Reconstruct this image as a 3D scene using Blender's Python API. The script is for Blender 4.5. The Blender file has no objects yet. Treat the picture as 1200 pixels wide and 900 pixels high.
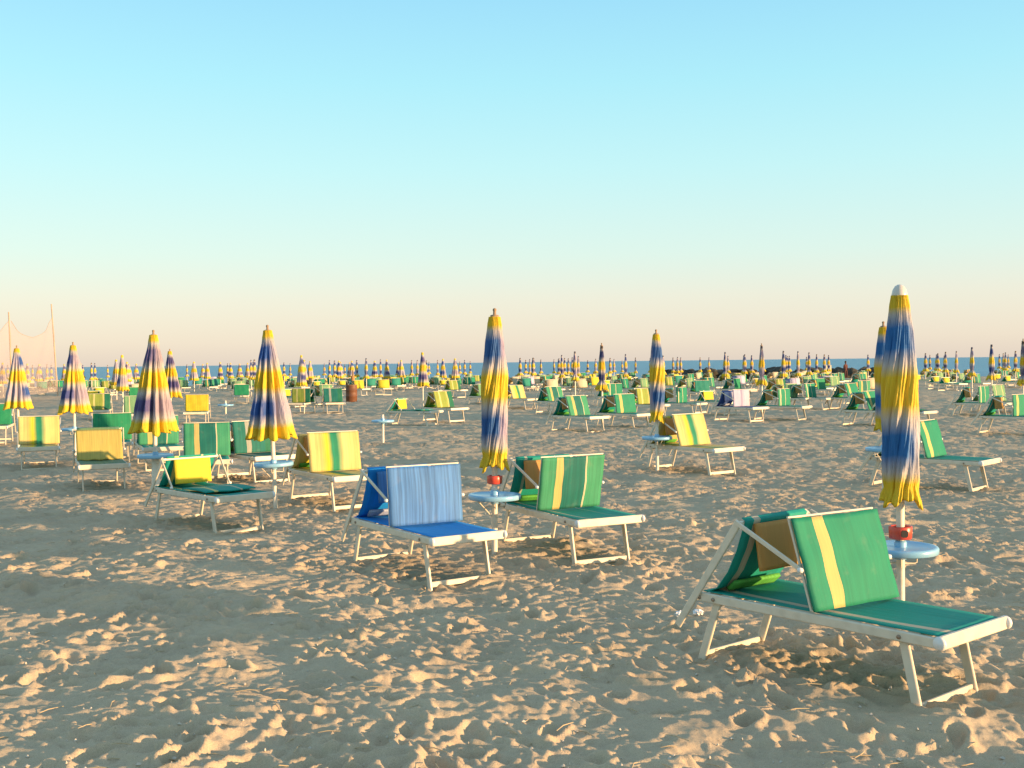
import bpy, math, random
import numpy as np
from mathutils import Vector, Matrix

rnd = random.Random(7)
S = bpy.context.scene
COL = S.collection
PI = math.pi

# ------------------------------------------------------------------ camera numbers
FPX, CAMH = 1300.0, 1.64           # focal length for a 1200 px wide frame, eye height in metres
ROLL, PITCH = math.atan(0.011), math.atan(25.5 / 1300)

def ground_z(x, y):
    """the beach is level near the camera and falls gently towards the sea"""
    if y < 40: return 0.0
    z = -0.004 * (y - 40)
    if y > 108: z -= 0.09 * (y - 108)
    return max(z, -1.6)

def ray(u, v):
    du, dv = u - 600, v - 450
    c, s = math.cos(ROLL), math.sin(ROLL)
    x, y = c * du - s * dv, s * du + c * dv
    d = (x, FPX, -y)
    cp, sp = math.cos(PITCH), math.sin(PITCH)
    return Vector((d[0], cp * d[1] + sp * d[2], -sp * d[1] + cp * d[2]))

def at(u, v, h=0.0, ymax=107.0):
    """where a surveyed sight line meets the height h above the sand"""
    d = ray(u, v)
    lo, hi = 1.0, ymax
    f = lambda y: (CAMH + d.z / d.y * y) - (ground_z(0, y) + h)
    if (f(lo) > 0) == (f(hi) > 0):
        y = ymax
    else:
        for _ in range(60):
            m = (lo + hi) / 2
            if (f(m) > 0) == (f(lo) > 0): lo = m
            else: hi = m
        y = lo
    return Vector((d.x / d.y * y, y, ground_z(0, y)))

# ------------------------------------------------------------------ materials
def mat(name, rough=0.6):
    m = bpy.data.materials.new(name); m.use_nodes = True
    b = m.node_tree.nodes['Principled BSDF']
    b.inputs['Roughness'].default_value = rough
    return m, m.node_tree, b

def N(nt, t, **kw):
    n = nt.nodes.new(t)
    for k, v in kw.items(): setattr(n, k, v)
    return n

def ramp(nt, stops, interp='LINEAR'):
    r = N(nt, 'ShaderNodeValToRGB'); e = r.color_ramp; e.interpolation = interp
    while len(e.elements) < len(stops): e.elements.new(0.5)
    for el, (p, c) in zip(e.elements, stops):
        el.position = p; el.color = (*c[:3], 1)
    return r

def mixc(nt, a, b, fac=None, mode='MIX', f=0.5):
    m = N(nt, 'ShaderNodeMix'); m.data_type = 'RGBA'; m.blend_type = mode
    m.inputs[0].default_value = f
    if fac is not None: nt.links.new(fac, m.inputs[0])
    for s, i in ((a, 6), (b, 7)):
        if isinstance(s, tuple): m.inputs[i].default_value = (*s[:3], 1)
        else: nt.links.new(s, m.inputs[i])
    return m.outputs[2]

def painted(name, col, rough=0.45, dirt=(0.35, 0.28, 0.2), amount=0.35, metal=0.0, scale=14):
    m, nt, b = mat(name, rough)
    tc = N(nt, 'ShaderNodeTexCoord')
    n = N(nt, 'ShaderNodeTexNoise'); n.inputs['Scale'].default_value = scale; n.inputs['Detail'].default_value = 6
    nt.links.new(tc.outputs['Object'], n.inputs['Vector'])
    r = ramp(nt, [(0.45, (0, 0, 0)), (0.8, (amount,) * 3)])
    nt.links.new(n.outputs['Fac'], r.inputs[0])
    nt.links.new(mixc(nt, tuple(col), tuple(dirt), r.outputs[0]), b.inputs['Base Color'])
    b.inputs['Metallic'].default_value = metal
    bp = N(nt, 'ShaderNodeBump'); bp.inputs['Strength'].default_value = 0.08
    nt.links.new(n.outputs['Fac'], bp.inputs['Height']); nt.links.new(bp.outputs[0], b.inputs['Normal'])
    return m

M = {}
M['frame'] = painted('white enamelled steel', (0.70, 0.62, 0.48), 0.4)
M['bolt'] = painted('rusty bolt', (.35, .27, .2), .5, amount=.6, dirt=(.25, .1, .04), metal=.6)
M['cap'] = painted('white plastic cap', (0.78, 0.76, 0.72), 0.35, amount=0.2)
M['pole'] = painted('cream painted pole', (0.74, 0.68, 0.56), 0.4, amount=0.4)
M['table'] = painted('light blue plastic', (0.22, 0.46, 0.66), 0.28, amount=0.3, dirt=(0.5, 0.52, 0.5))
M['ashtray'] = painted('red plastic', (0.62, 0.07, 0.035), 0.35, amount=0.3)
M['dark'] = painted('painted slot shade', (0.03, 0.025, 0.02), 0.8)  # near black that stands for the shade inside the ashtray opening
M['finial'] = painted('white finial plastic', (0.6, 0.56, 0.5), 0.3, amount=0.15)
M['wood'] = painted('weathered wood', (0.33, 0.22, 0.13), 0.8, amount=0.5, dirt=(0.12, 0.08, 0.05))
M['pale_wood'] = painted('bleached wood', (.46, .34, .24), .8, amount=.4)
M['paper'] = painted('white paper', (0.8, 0.8, 0.8), 0.8)

G = (0.006, 0.245, 0.135); GD = (0.006, 0.150, 0.085); GL = (0.045, 0.30, 0.155); TL = (0.004, 0.155, 0.125)
YE = (0.64, 0.49, 0.17); YB = (0.74, 0.61, 0.03); YP = (0.70, 0.61, 0.23); CR = (0.66, 0.56, 0.36); OR = (0.52, 0.27, 0.06)
SCHEMES = {   # colour runs across the width of a lounger, from its near side (0) to its far side (1)
 'deep_green_one_stripe': ('C', [(0, G), (.21, YE), (.345, G)]),
 'green_teal_two_stripes': ('C', [(0, GL), (.225, YE), (.345, TL), (.735, CR), (.765, GL)]),
 'yellow_green_fade': ('L', [(0, YP), (.24, YE), (.36, YB), (.47, G), (.58, G), (.72, YP), (1, YE)]),
 'gold': ('L', [(0, (.53, .43, .10)), (.5, (.57, .47, .12)), (1, (.53, .42, .10))]),
 'plain_green': ('L', [(0, (0.012, 0.27, 0.11)), (1, (0.012, 0.25, 0.11))]),
 'blue': ('L', [(0, (.08, .235, .53)), (1, (.09, .25, .55))]),
 'lavender': ('L', [(0, (.48, .45, .62)), (.4, (.50, .48, .64)), (.5, (.28, .26, .44)), (.6, (.48, .46, .62)), (1, (.52, .5, .62))]),
 'lime_stripes': ('C', [(0, (.30, .36, .06)), (.24, YP), (.33, (.28, .36, .06)), (.70, YE), (.78, GD)]),
 'white_lines_green': ('C', [(0, GL), (.13, CR), (.20, G), (.56, CR), (.60, G)]),
 'dark_teal': ('C', [(0, TL), (.30, (.35, .36, .30)), (.42, TL), (.8, GD)]),  # also the shaded copy of the green and teal stripes on one lounger
 'yellow': ('L', [(0, YB), (1, (.74, .54, .04))]),
 'pale_green': ('C', [(0, (.16, .34, .17)), (.2, CR), (.24, (.18, .36, .18)), (.78, YP), (.82, (.16, .34, .17))]),
 'cream': ('L', [(0, CR), (1, (.6, .52, .36))]),
 'turquoise': ('L', [(0, (.02, .28, .20)), (1, (.02, .25, .19))]),
}
TB = (.006, .32, .25)
BED_OF = {'blue': [(0, (.003, .27, .72)), (1, (.003, .27, .72))],
          'lavender': [(0, (.06, .12, .35)), (1, (.05, .12, .34))],
          'plain_green': [(0, TB), (1, TB)], 'deep_green_one_stripe': [(0, TB), (.18, (.56, .50, .36)), (.28, TB)], 'green_teal_two_stripes': [(0, TB), (.2, (.45, .48, .36)), (.25, TB), (.735, (.45, .48, .36)), (.75, TB)], 'white_lines_green': [(0, TB), (.2, (.45, .48, .36)), (.25, TB)], 'gold': [(0, (.12, .26, .17)), (.5, (.16, .26, .12)), (1, (.10, .24, .16))],
          'yellow': [(0, TB), (.2, YP), (.28, TB), (.72, CR), (.76, TB), (1, TB)]}

def fabric(name, interp, stops, streak=0.25, through=.18):
    m, nt, b = mat(name, 0.75)
    tc = N(nt, 'ShaderNodeTexCoord')
    sep = N(nt, 'ShaderNodeSeparateXYZ'); nt.links.new(tc.outputs['Object'], sep.inputs[0])
    mr = N(nt, 'ShaderNodeMapRange'); mr.inputs[1].default_value = -0.285; mr.inputs[2].default_value = 0.285
    wob = N(nt, 'ShaderNodeTexNoise'); wob.inputs['Scale'].default_value = 3.0
    nt.links.new(tc.outputs['Object'], wob.inputs['Vector'])
    ma = N(nt, 'ShaderNodeMath', operation='MULTIPLY_ADD'); ma.inputs[1].default_value = 0.03
    nt.links.new(wob.outputs['Fac'], ma.inputs[0]); nt.links.new(sep.outputs['Y'], ma.inputs[2])
    nt.links.new(ma.outputs[0], mr.inputs[0])
    r = ramp(nt, stops, 'CONSTANT' if interp == 'C' else 'LINEAR'); nt.links.new(mr.outputs[0], r.inputs[0])
    mp = N(nt, 'ShaderNodeMapping'); mp.inputs['Scale'].default_value = (2.0, 70, 2.0)
    nt.links.new(tc.outputs['Object'], mp.inputs[0])
    n = N(nt, 'ShaderNodeTexNoise'); n.inputs['Scale'].default_value = 1.0; n.inputs['Detail'].default_value = 5
    nt.links.new(mp.outputs[0], n.inputs['Vector'])
    sr = ramp(nt, [(0.3, (1 - streak,) * 3), (0.7, (1 + streak * .6,) * 3)]); nt.links.new(n.outputs['Fac'], sr.inputs[0])
    c = mixc(nt, r.outputs[0], sr.outputs[0], mode='MULTIPLY', f=1.0)
    st = N(nt, 'ShaderNodeTexNoise'); st.inputs['Scale'].default_value = 9; st.inputs['Detail'].default_value = 8
    nt.links.new(tc.outputs['Object'], st.inputs['Vector'])
    s2 = ramp(nt, [(0.58, (0, 0, 0)), (0.85, (.16, .16, .16))]); nt.links.new(st.outputs['Fac'], s2.inputs[0])
    c = mixc(nt, c, (.45, .38, .27), s2.outputs[0])
    nt.links.new(c, b.inputs['Base Color'])
    wv = N(nt, 'ShaderNodeTexNoise'); wv.inputs['Scale'].default_value = 300
    nt.links.new(tc.outputs['Object'], wv.inputs['Vector'])
    add = N(nt, 'ShaderNodeMath', operation='ADD'); nt.links.new(wv.outputs['Fac'], add.inputs[0]); nt.links.new(n.outputs['Fac'], add.inputs[1])
    bp = N(nt, 'ShaderNodeBump'); bp.inputs['Strength'].default_value = 0.25; bp.inputs['Distance'].default_value = 0.004
    nt.links.new(add.outputs[0], bp.inputs['Height']); nt.links.new(bp.outputs[0], b.inputs['Normal'])
    tr = N(nt, 'ShaderNodeBsdfTranslucent'); nt.links.new(c, tr.inputs[0])
    ms = N(nt, 'ShaderNodeMixShader'); ms.inputs[0].default_value = through
    nt.links.new(b.outputs[0], ms.inputs[1]); nt.links.new(tr.outputs[0], ms.inputs[2])
    nt.links.new(ms.outputs[0], nt.nodes['Material Output'].inputs[0])
    return m

FAB, BED = {}, {}
for k, (i, st) in SCHEMES.items():
    FAB[k] = fabric(k.replace('_', ' ') + ' fabric', i, st, 0.38 if k == 'blue' else .10 if k == 'deep_green_one_stripe' else 0.2)
    BED[k] = fabric(k.replace('_', ' ') + ' bed', 'L' if k in ('blue', 'lavender', 'plain_green', 'gold') else 'C', BED_OF[k], .15) if k in BED_OF else FAB[k]
M['orange_pad'] = fabric('orange pad', 'L', [(0, (.80, .47, .15)), (1, (.82, .50, .17))], .06, .5)
M['yellow_pad'] = fabric('yellow pad', 'L', [(0, (.74, .60, .03)), (1, (.76, .60, .04))], .08)
M['dull_pad'] = fabric('brown pad', 'L', [(0, (.22, .14, .06)), (1, (.25, .16, .06))])
M['lime'] = fabric('lime bar', 'L', [(0, (.10, .42, .06)), (1, (.12, .45, .07))])
M['pale_bar'] = fabric('pale bar', 'L', [(0, (.45, .5, .6)), (1, (.45, .5, .6))])

def canopy_mat(name, zb, zt, violet=0.5, ang=0.0, blue=(.03, .085, .32), pale=(.40, .34, .44), tip=None):
    """tie-dyed cloth: yellow, blue, yellow, blue and yellow bands that bleed into one another"""
    m, nt, b = mat(name, 0.7)
    tc = N(nt, 'ShaderNodeTexCoord')
    sep = N(nt, 'ShaderNodeSeparateXYZ'); nt.links.new(tc.outputs['Object'], sep.inputs[0])
    mr = N(nt, 'ShaderNodeMapRange'); mr.inputs[1].default_value = zt; mr.inputs[2].default_value = zb
    mp = N(nt, 'ShaderNodeMapping'); mp.inputs['Scale'].default_value = (9, 9, 1.0)
    nt.links.new(tc.outputs['Object'], mp.inputs[0])
    n = N(nt, 'ShaderNodeTexNoise'); n.inputs['Scale'].default_value = 1.0; n.inputs['Detail'].default_value = 1
    nt.links.new(mp.outputs[0], n.inputs['Vector'])
    ma = N(nt, 'ShaderNodeMath', operation='MULTIPLY_ADD'); ma.inputs[1].default_value = 0.045
    nt.links.new(n.outputs['Fac'], ma.inputs[0]); nt.links.new(sep.outputs['Z'], ma.inputs[2])
    sub = N(nt, 'ShaderNodeMath', operation='SUBTRACT'); sub.inputs[1].default_value = 0.022; nt.links.new(ma.outputs[0], sub.inputs[0])
    nt.links.new(sub.outputs[0], mr.inputs[0])
    Y, Y2, W = (.74, .52, .02), (.72, .48, .02), (.50, .46, .43)
    B, V = blue, pale
    r = ramp(nt, [(0, tip or Y), (.055, tip or Y), (.09, W), (.155, B), (.255, B), (.335, W), (.395, Y), (.53, Y2), (.595, W), (.675, B), (.77, B), (.855, W), (.905, Y), (1, Y)])
    nt.links.new(mr.outputs[0], r.inputs[0])
    r2 = ramp(nt, [(0, tip or Y), (.055, tip or Y), (.09, W), (.155, V), (.255, V), (.335, W), (.395, Y), (.53, Y2), (.595, W), (.675, V), (.77, V), (.855, W), (.905, Y), (1, Y)])
    nt.links.new(mr.outputs[0], r2.inputs[0])
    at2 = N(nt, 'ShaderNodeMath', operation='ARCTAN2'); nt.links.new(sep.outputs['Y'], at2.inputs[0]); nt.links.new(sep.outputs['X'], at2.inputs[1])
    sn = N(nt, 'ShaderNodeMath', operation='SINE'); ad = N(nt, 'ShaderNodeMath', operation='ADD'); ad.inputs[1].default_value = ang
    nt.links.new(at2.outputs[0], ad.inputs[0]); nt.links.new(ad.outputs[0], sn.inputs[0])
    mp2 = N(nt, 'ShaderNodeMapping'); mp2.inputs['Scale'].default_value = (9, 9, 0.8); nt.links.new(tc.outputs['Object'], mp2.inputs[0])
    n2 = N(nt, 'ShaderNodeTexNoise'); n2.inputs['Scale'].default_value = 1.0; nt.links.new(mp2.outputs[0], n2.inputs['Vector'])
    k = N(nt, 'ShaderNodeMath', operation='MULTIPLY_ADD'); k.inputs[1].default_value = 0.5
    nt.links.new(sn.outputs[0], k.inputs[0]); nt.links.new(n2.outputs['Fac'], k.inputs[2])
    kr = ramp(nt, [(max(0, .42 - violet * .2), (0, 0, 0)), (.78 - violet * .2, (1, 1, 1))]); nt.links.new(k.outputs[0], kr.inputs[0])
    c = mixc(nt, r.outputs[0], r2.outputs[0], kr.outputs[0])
    nt.links.new(c, b.inputs['Base Color'])
    bn = N(nt, 'ShaderNodeTexNoise'); bn.inputs['Scale'].default_value = 1.0; bn.inputs['Detail'].default_value = 4
    mp3 = N(nt, 'ShaderNodeMapping'); mp3.inputs['Scale'].default_value = (70, 70, 7); nt.links.new(tc.outputs['Object'], mp3.inputs[0])
    nt.links.new(mp3.outputs[0], bn.inputs['Vector'])
    bp = N(nt, 'ShaderNodeBump'); bp.inputs['Strength'].default_value = 0.8; bp.inputs['Distance'].default_value = 0.014
    nt.links.new(bn.outputs['Fac'], bp.inputs['Height']); nt.links.new(bp.outputs[0], b.inputs['Normal'])
    tr = N(nt, 'ShaderNodeBsdfTranslucent'); nt.links.new(c, tr.inputs[0])
    ms = N(nt, 'ShaderNodeMixShader'); ms.inputs[0].default_value = 0.2
    nt.links.new(b.outputs[0], ms.inputs[1]); nt.links.new(tr.outputs[0], ms.inputs[2])
    nt.links.new(ms.outputs[0], nt.nodes['Material Output'].inputs[0])
    return m

# ------------------------------------------------------------------ mesh collector
class MB:
    def __init__(s): s.v, s.f, s.m, s.sm = [], [], [], []
    def add(s, vs, fs, mi=0, smooth=False):
        o = len(s.v); s.v += [tuple(p) for p in vs]
        for f in fs: s.f.append([o + i for i in f]); s.m.append(mi); s.sm.append(smooth)
    def bar(s, a, b, w, h, up=(0, 0, 1), mi=0, ch=0.22):
        """a straight bar with softened edges: w across, h along 'up'"""
        a, b, up = Vector(a), Vector(b), Vector(up)
        d = (b - a).normalized(); sd = d.cross(up).normalized(); u2 = sd.cross(d).normalized()
        c = min(w, h) * ch
        pr = [(w/2-c, h/2), (w/2, h/2-c), (w/2, -h/2+c), (w/2-c, -h/2), (-w/2+c, -h/2), (-w/2, -h/2+c), (-w/2, h/2-c), (-w/2+c, h/2)]
        vs = [p + sd * x + u2 * y for p in (a, b) for x, y in pr]
        fs = [[i, (i + 1) % 8, 8 + (i + 1) % 8, 8 + i] for i in range(8)] + [list(range(7, -1, -1)), list(range(8, 16))]
        s.add(vs, fs, mi); return s
    def tube(s, pts, r, n=10, mi=0, cap=True):
        pts = [Vector(p) for p in pts]; rs = r if isinstance(r, (list, tuple)) else [r] * len(pts)
        vs = []; px = None
        for i, p in enumerate(pts):
            d = (pts[min(i + 1, len(pts) - 1)] - pts[max(i - 1, 0)]).normalized()
            if px is None:
                px = d.cross(Vector((0, 0, 1)));
                if px.length < .05: px = d.cross(Vector((0, 1, 0)))
            px = (px - d * px.dot(d)).normalized(); py = d.cross(px)
            vs += [p + (px * math.cos(2*PI*k/n) + py * math.sin(2*PI*k/n)) * rs[i] for k in range(n)]
        fs = [[i*n+k, i*n+(k+1) % n, (i+1)*n+(k+1) % n, (i+1)*n+k] for i in range(len(pts)-1) for k in range(n)]
        s.add(vs, fs, mi, True)
        if cap:
            L = (len(pts)-1)*n
            s.add(vs[:n], [list(range(n-1, -1, -1))], mi); s.add(vs[L:L+n], [list(range(n))], mi)
        return s
    def lathe(s, prof, n=24, mi=0, c=(0, 0, 0)):
        vs = [(c[0] + r*math.cos(2*PI*k/n), c[1] + r*math.sin(2*PI*k/n), c[2] + z) for r, z in prof for k in range(n)]
        fs = [[i*n+k, i*n+(k+1) % n, (i+1)*n+(k+1) % n, (i+1)*n+k] for i in range(len(prof)-1) for k in range(n)]
        s.add(vs, fs, mi, True); return s
    def sheet(s, fn, nu, nv, th=0.004, mi=0):
        """a cloth sheet with a front, a back and closed edges; fn(u, v) -> point"""
        P = [[Vector(fn(i/nu, j/nv)) for j in range(nv+1)] for i in range(nu+1)]
        nr = lambda i, j: (P[min(i+1, nu)][j]-P[max(i-1, 0)][j]).cross(P[i][min(j+1, nv)]-P[i][max(j-1, 0)]).normalized()
        A = [P[i][j] for i in range(nu+1) for j in range(nv+1)]
        Bv = [P[i][j] - nr(i, j)*th for i in range(nu+1) for j in range(nv+1)]
        k = len(A); w = nv+1; fs = []
        for i in range(nu):
            for j in range(nv):
                q = [i*w+j, (i+1)*w+j, (i+1)*w+j+1, i*w+j+1]
                fs.append(q); fs.append([x+k for x in reversed(q)])
        edge = [(i, 0) for i in range(nu)] + [(nu, j) for j in range(nv)] + [(i, nv) for i in range(nu, 0, -1)] + [(0, j) for j in range(nv, 0, -1)]
        ids = [i*w+j for i, j in edge]
        for a, b in zip(ids, ids[1:]+ids[:1]): fs.append([b, a, a+k, b+k])
        s.add(A+Bv, fs, mi, True); return s
    def mesh(s, name, mats):
        me = bpy.data.meshes.new(name); me.from_pydata(s.v, [], s.f)
        for m in (mats if isinstance(mats, (list, tuple)) else [mats]): me.materials.append(m)
        me.polygons.foreach_set('material_index', s.m); me.polygons.foreach_set('use_smooth', s.sm)
        me.update(); return me
    def build(s, name, mats, parent=None):
        o = bpy.data.objects.new(name, s.mesh(name, mats)); COL.objects.link(o)
        if parent: o.parent = parent
        return o

def tag(o, label=None, cat=None, group=None, kind=None):
    if label: o['label'] = label
    if cat: o['category'] = cat
    if group: o['group'] = group
    if kind: o['kind'] = kind
    return o

def empty(name, loc=(0, 0, 0), rz=0):
    o = bpy.data.objects.new(name, None); COL.objects.link(o); o.location = loc; o.rotation_euler = (0, 0, rz)
    o.empty_display_size = .2; return o

KIDS = {}
def dup(root):
    """copies a thing, its parts and their sub-parts; mesh data is shared"""
    r = root.copy(); COL.objects.link(r)
    for ch in KIDS[root.name]:
        c = ch.copy(); COL.objects.link(c); c.parent = r
        for g in KIDS.get(ch.name, []):
            d = g.copy(); COL.objects.link(d); d.parent = c
    return r
def remember(root):
    for o in [root] + list(root.children):
        KIDS[o.name] = list(o.children)

# ------------------------------------------------------------------ sky and sun
SUN_EL, SUN_AZ = math.radians(4.7), math.radians(113.0)     # azimuth clockwise from the view direction
w = bpy.data.worlds.new('World'); S.world = w; w.use_nodes = True
nt = w.node_tree; bg = nt.nodes['Background']; bg.inputs[1].default_value = 0.1
sk = N(nt, 'ShaderNodeTexSky', sky_type='NISHITA'); sk.sun_disc = False
sk.sun_elevation = SUN_EL; sk.sun_rotation = SUN_AZ
tc = N(nt, 'ShaderNodeTexCoord'); sep = N(nt, 'ShaderNodeSeparateXYZ'); nt.links.new(tc.outputs['Generated'], sep.inputs[0])
gr = ramp(nt, [(0, (.80, .70, .615)), (.019, (.855, .775, .665)), (.057, (.82, .83, .745)), (.095, (.70, .89, .845)), (.17, (.54, .905, .945)), (.242, (.41, .855, .98)), (.31, (.33, .75, .98)), (.5, (.36, .60, .82)), (1, (.38, .53, .72))])
nt.links.new(sep.outputs['Z'], gr.inputs[0])
v2 = N(nt, 'ShaderNodeVectorMath', operation='SCALE'); v2.inputs['Scale'].default_value = 4.06
nt.links.new(gr.outputs[0], v2.inputs[0])
nt.links.new(mixc(nt, sk.outputs[0], v2.outputs[0], f=.78), bg.inputs[0])

sd = bpy.data.lights.new('sun', 'SUN'); sd.energy = 3.6; sd.angle = math.radians(0.5); sd.color = (1, .63, .32)
so = bpy.data.objects.new('sun', sd); COL.objects.link(so)
sdir = Vector((math.sin(SUN_AZ) * math.cos(SUN_EL), math.cos(SUN_AZ) * math.cos(SUN_EL), math.sin(SUN_EL)))
so.rotation_euler = sdir.to_track_quat('Z', 'Y').to_euler(); so.location = sdir * 60
S.view_settings.view_transform = 'Standard'; S.view_settings.look = 'None'
S.view_settings.exposure = 1.48; S.view_settings.gamma = 1

# ------------------------------------------------------------------ sand
T, NP = 19.2, 1280                      # one tile of trampled sand: size in metres, samples per side
rs = np.random.RandomState(3)
kx = np.fft.fftfreq(NP, T / NP); KX, KY = np.meshgrid(kx, kx, indexing='ij'); KK = np.hypot(KX, KY)
def band(wl_lo, wl_hi):
    F = np.fft.fft2(rs.randn(NP, NP))
    c, s_ = math.log(1 / math.sqrt(wl_lo * wl_hi)), math.log(wl_hi / wl_lo) / 2
    g = np.exp(-((np.log(np.maximum(KK, 1e-6)) - c) / s_) ** 2)
    h = np.real(np.fft.ifft2(F * g)); return h / h.std()
msk = np.clip(.95+.32*band(1.4, 4.5), .35, 1.5)
H = 0.010 * band(.5, 1.6)
rid = -np.abs(band(.17, .46)); H += 0.0155 * (rid - rid.mean()) * msk
rid = -np.abs(band(.075, .19)); H += 0.0078 * (rid - rid.mean()) * msk
px = T / NP
R = int(.34 / px); gy, gx = np.mgrid[-R:R+1, -R:R+1] * px
for k in range(3600):                   # footprints and scuffs: a bowl with a pushed-up rim
    a = rs.uniform(0, 2*PI); L, W = rs.uniform(.085, .14), rs.uniform(.04, .062); dp = rs.uniform(.014, .045)
    if rs.rand() < .3: L, W = L * .6, W * .9
    x_, y_ = gx*math.cos(a)+gy*math.sin(a), -gx*math.sin(a)+gy*math.cos(a)
    q = np.sqrt((x_/L)**2 + (y_/W)**2)
    if k % 9 == 0: L, W, dp = rs.uniform(.18, .27), rs.uniform(.018, .03), rs.uniform(.008, .016)
    x_, y_ = (gx*math.cos(a)+gy*math.sin(a), -gx*math.sin(a)+gy*math.cos(a)); q = np.sqrt((x_/L)**2 + (y_/W)**2)
    st = -dp*np.exp(-(q/0.85)**4) + dp*.55*np.exp(-((q-1.3)/.28)**2)*(1+.5*x_/L*rs.uniform(-1, 1))
    i, j = rs.randint(0, NP, 2)
    ii = (np.arange(-R, R+1)+i) % NP; jj = (np.arange(-R, R+1)+j) % NP
    H[np.ix_(ii, jj)] = H[np.ix_(ii, jj)]*(1-.55*np.exp(-(q/1.0)**4)) + st
H += 0.0030 * band(.045, .10)*(0.4+np.clip(band(.6, 2.0), 0, 1.5)) + 0.0008 * band(.03, .05)
H -= H.mean()
def sample(x, y):
    fx, fy = (x / px) % NP, (y / px) % NP
    i, j = fx.astype(int) % NP, fy.astype(int) % NP; a, b = fx - np.floor(fx), fy - np.floor(fy)
    i2, j2 = (i+1) % NP, (j+1) % NP
    return H[i, j]*(1-a)*(1-b)+H[i2, j]*a*(1-b)+H[i, j2]*(1-a)*b+H[i2, j2]*a*b

rr = [0.0, .6, 1.2, 1.8, 2.4, 3.0]; r = 3.4
while r < 125:
    rr.append(r); r += max(.0145, r*r/2132*.32)
rr = np.array(rr)
dense = np.arange(-31, 31.001, .14); side = np.arange(31.5, 60, .7); back = np.arange(60, 180, 6)
ang = np.radians(np.concatenate([-back[::-1], -side[::-1], dense, side, back, [180]]))
AA, RR = np.meshgrid(ang, rr, indexing='xy')
X, Y = RR*np.sin(AA), RR*np.cos(AA)
fade = np.clip((RR-1.5)/2, 0, 1)
Z = sample(X+3.1, Y+1.7)*fade
Z += fade*(.012*np.sin(X*.9+Y*.35+1)+.012*np.sin(.45*X-1.1*Y+.6)+.008*np.sin(1.9*X+.8*Y))
Z += np.clip((RR-9)/60, 0, .4)*.20*np.sin(X*.21+1.3)*np.sin(Y*.33)
Z += np.where(Y > 40, -.004*(Y-40), 0)+np.where(Y > 108, -.09*(Y-108), 0); Z = np.maximum(Z, -1.6)
nR, nA = X.shape
co = np.stack([X, Y, Z], -1).reshape(-1, 3)
idx = np.arange(nR*nA).reshape(nR, nA)
nx = np.roll(idx, -1, axis=1)
q = np.stack([idx[:-1], idx[1:], nx[1:], nx[:-1]], -1).reshape(-1, 4)[:, ::-1]
me = bpy.data.meshes.new('beach_sand')
me.vertices.add(len(co)); me.vertices.foreach_set('co', co.ravel())
me.loops.add(q.size); me.loops.foreach_set('vertex_index', q.ravel().astype(np.int32))
me.polygons.add(len(q)); me.polygons.foreach_set('loop_start', np.arange(0, q.size, 4, dtype=np.int32)); me.polygons.foreach_set('loop_total', np.full(len(q), 4, dtype=np.int32))
me.polygons.foreach_set('use_smooth', np.ones(len(q), dtype=bool)); me.update(calc_edges=True); me.validate()
sand = bpy.data.objects.new('beach_sand', me); COL.objects.link(sand); tag(sand, kind='structure')
m, nt, b = mat('dry beach sand', 0.95)
tc = N(nt, 'ShaderNodeTexCoord')
n1 = N(nt, 'ShaderNodeTexNoise'); n1.inputs['Scale'].default_value = 1.3; n1.inputs['Detail'].default_value = 9; n1.inputs['Roughness'].default_value = .65
n2 = N(nt, 'ShaderNodeTexNoise'); n2.inputs['Scale'].default_value = 420; n2.inputs['Detail'].default_value = 2
n3 = N(nt, 'ShaderNodeTexNoise'); n3.inputs['Scale'].default_value = 60; n3.inputs['Detail'].default_value = 4
for n in (n1, n2, n3): nt.links.new(tc.outputs['Object'], n.inputs['Vector'])
r1 = ramp(nt, [(.3, (.47, .37, .25)), (.7, (.59, .465, .305))]); nt.links.new(n1.outputs['Fac'], r1.inputs[0])
r2 = ramp(nt, [(.35, (.72, .72, .72)), (.65, (1.15, 1.15, 1.15))]); nt.links.new(n2.outputs['Fac'], r2.inputs[0])
c = mixc(nt, r1.outputs[0], r2.outputs[0], mode='MULTIPLY', f=1.0)
r3 = ramp(nt, [(.66, (0, 0, 0)), (.74, (.55, .55, .55))]); nt.links.new(n3.outputs['Fac'], r3.inputs[0])
c = mixc(nt, c, (.16, .12, .08), r3.outputs[0])
nt.links.new(c, b.inputs['Base Color']); b.inputs['Specular IOR Level'].default_value = .15
bp = N(nt, 'ShaderNodeBump'); bp.inputs['Strength'].default_value = .5; bp.inputs['Distance'].default_value = .004
sm = N(nt, 'ShaderNodeMath', operation='MULTIPLY_ADD'); sm.inputs[1].default_value = 2.0
nt.links.new(n3.outputs['Fac'], sm.inputs[0]); nt.links.new(n2.outputs['Fac'], sm.inputs[2])
nt.links.new(sm.outputs[0], bp.inputs['Height']); nt.links.new(bp.outputs[0], b.inputs['Normal'])
me.materials.append(m)

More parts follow.
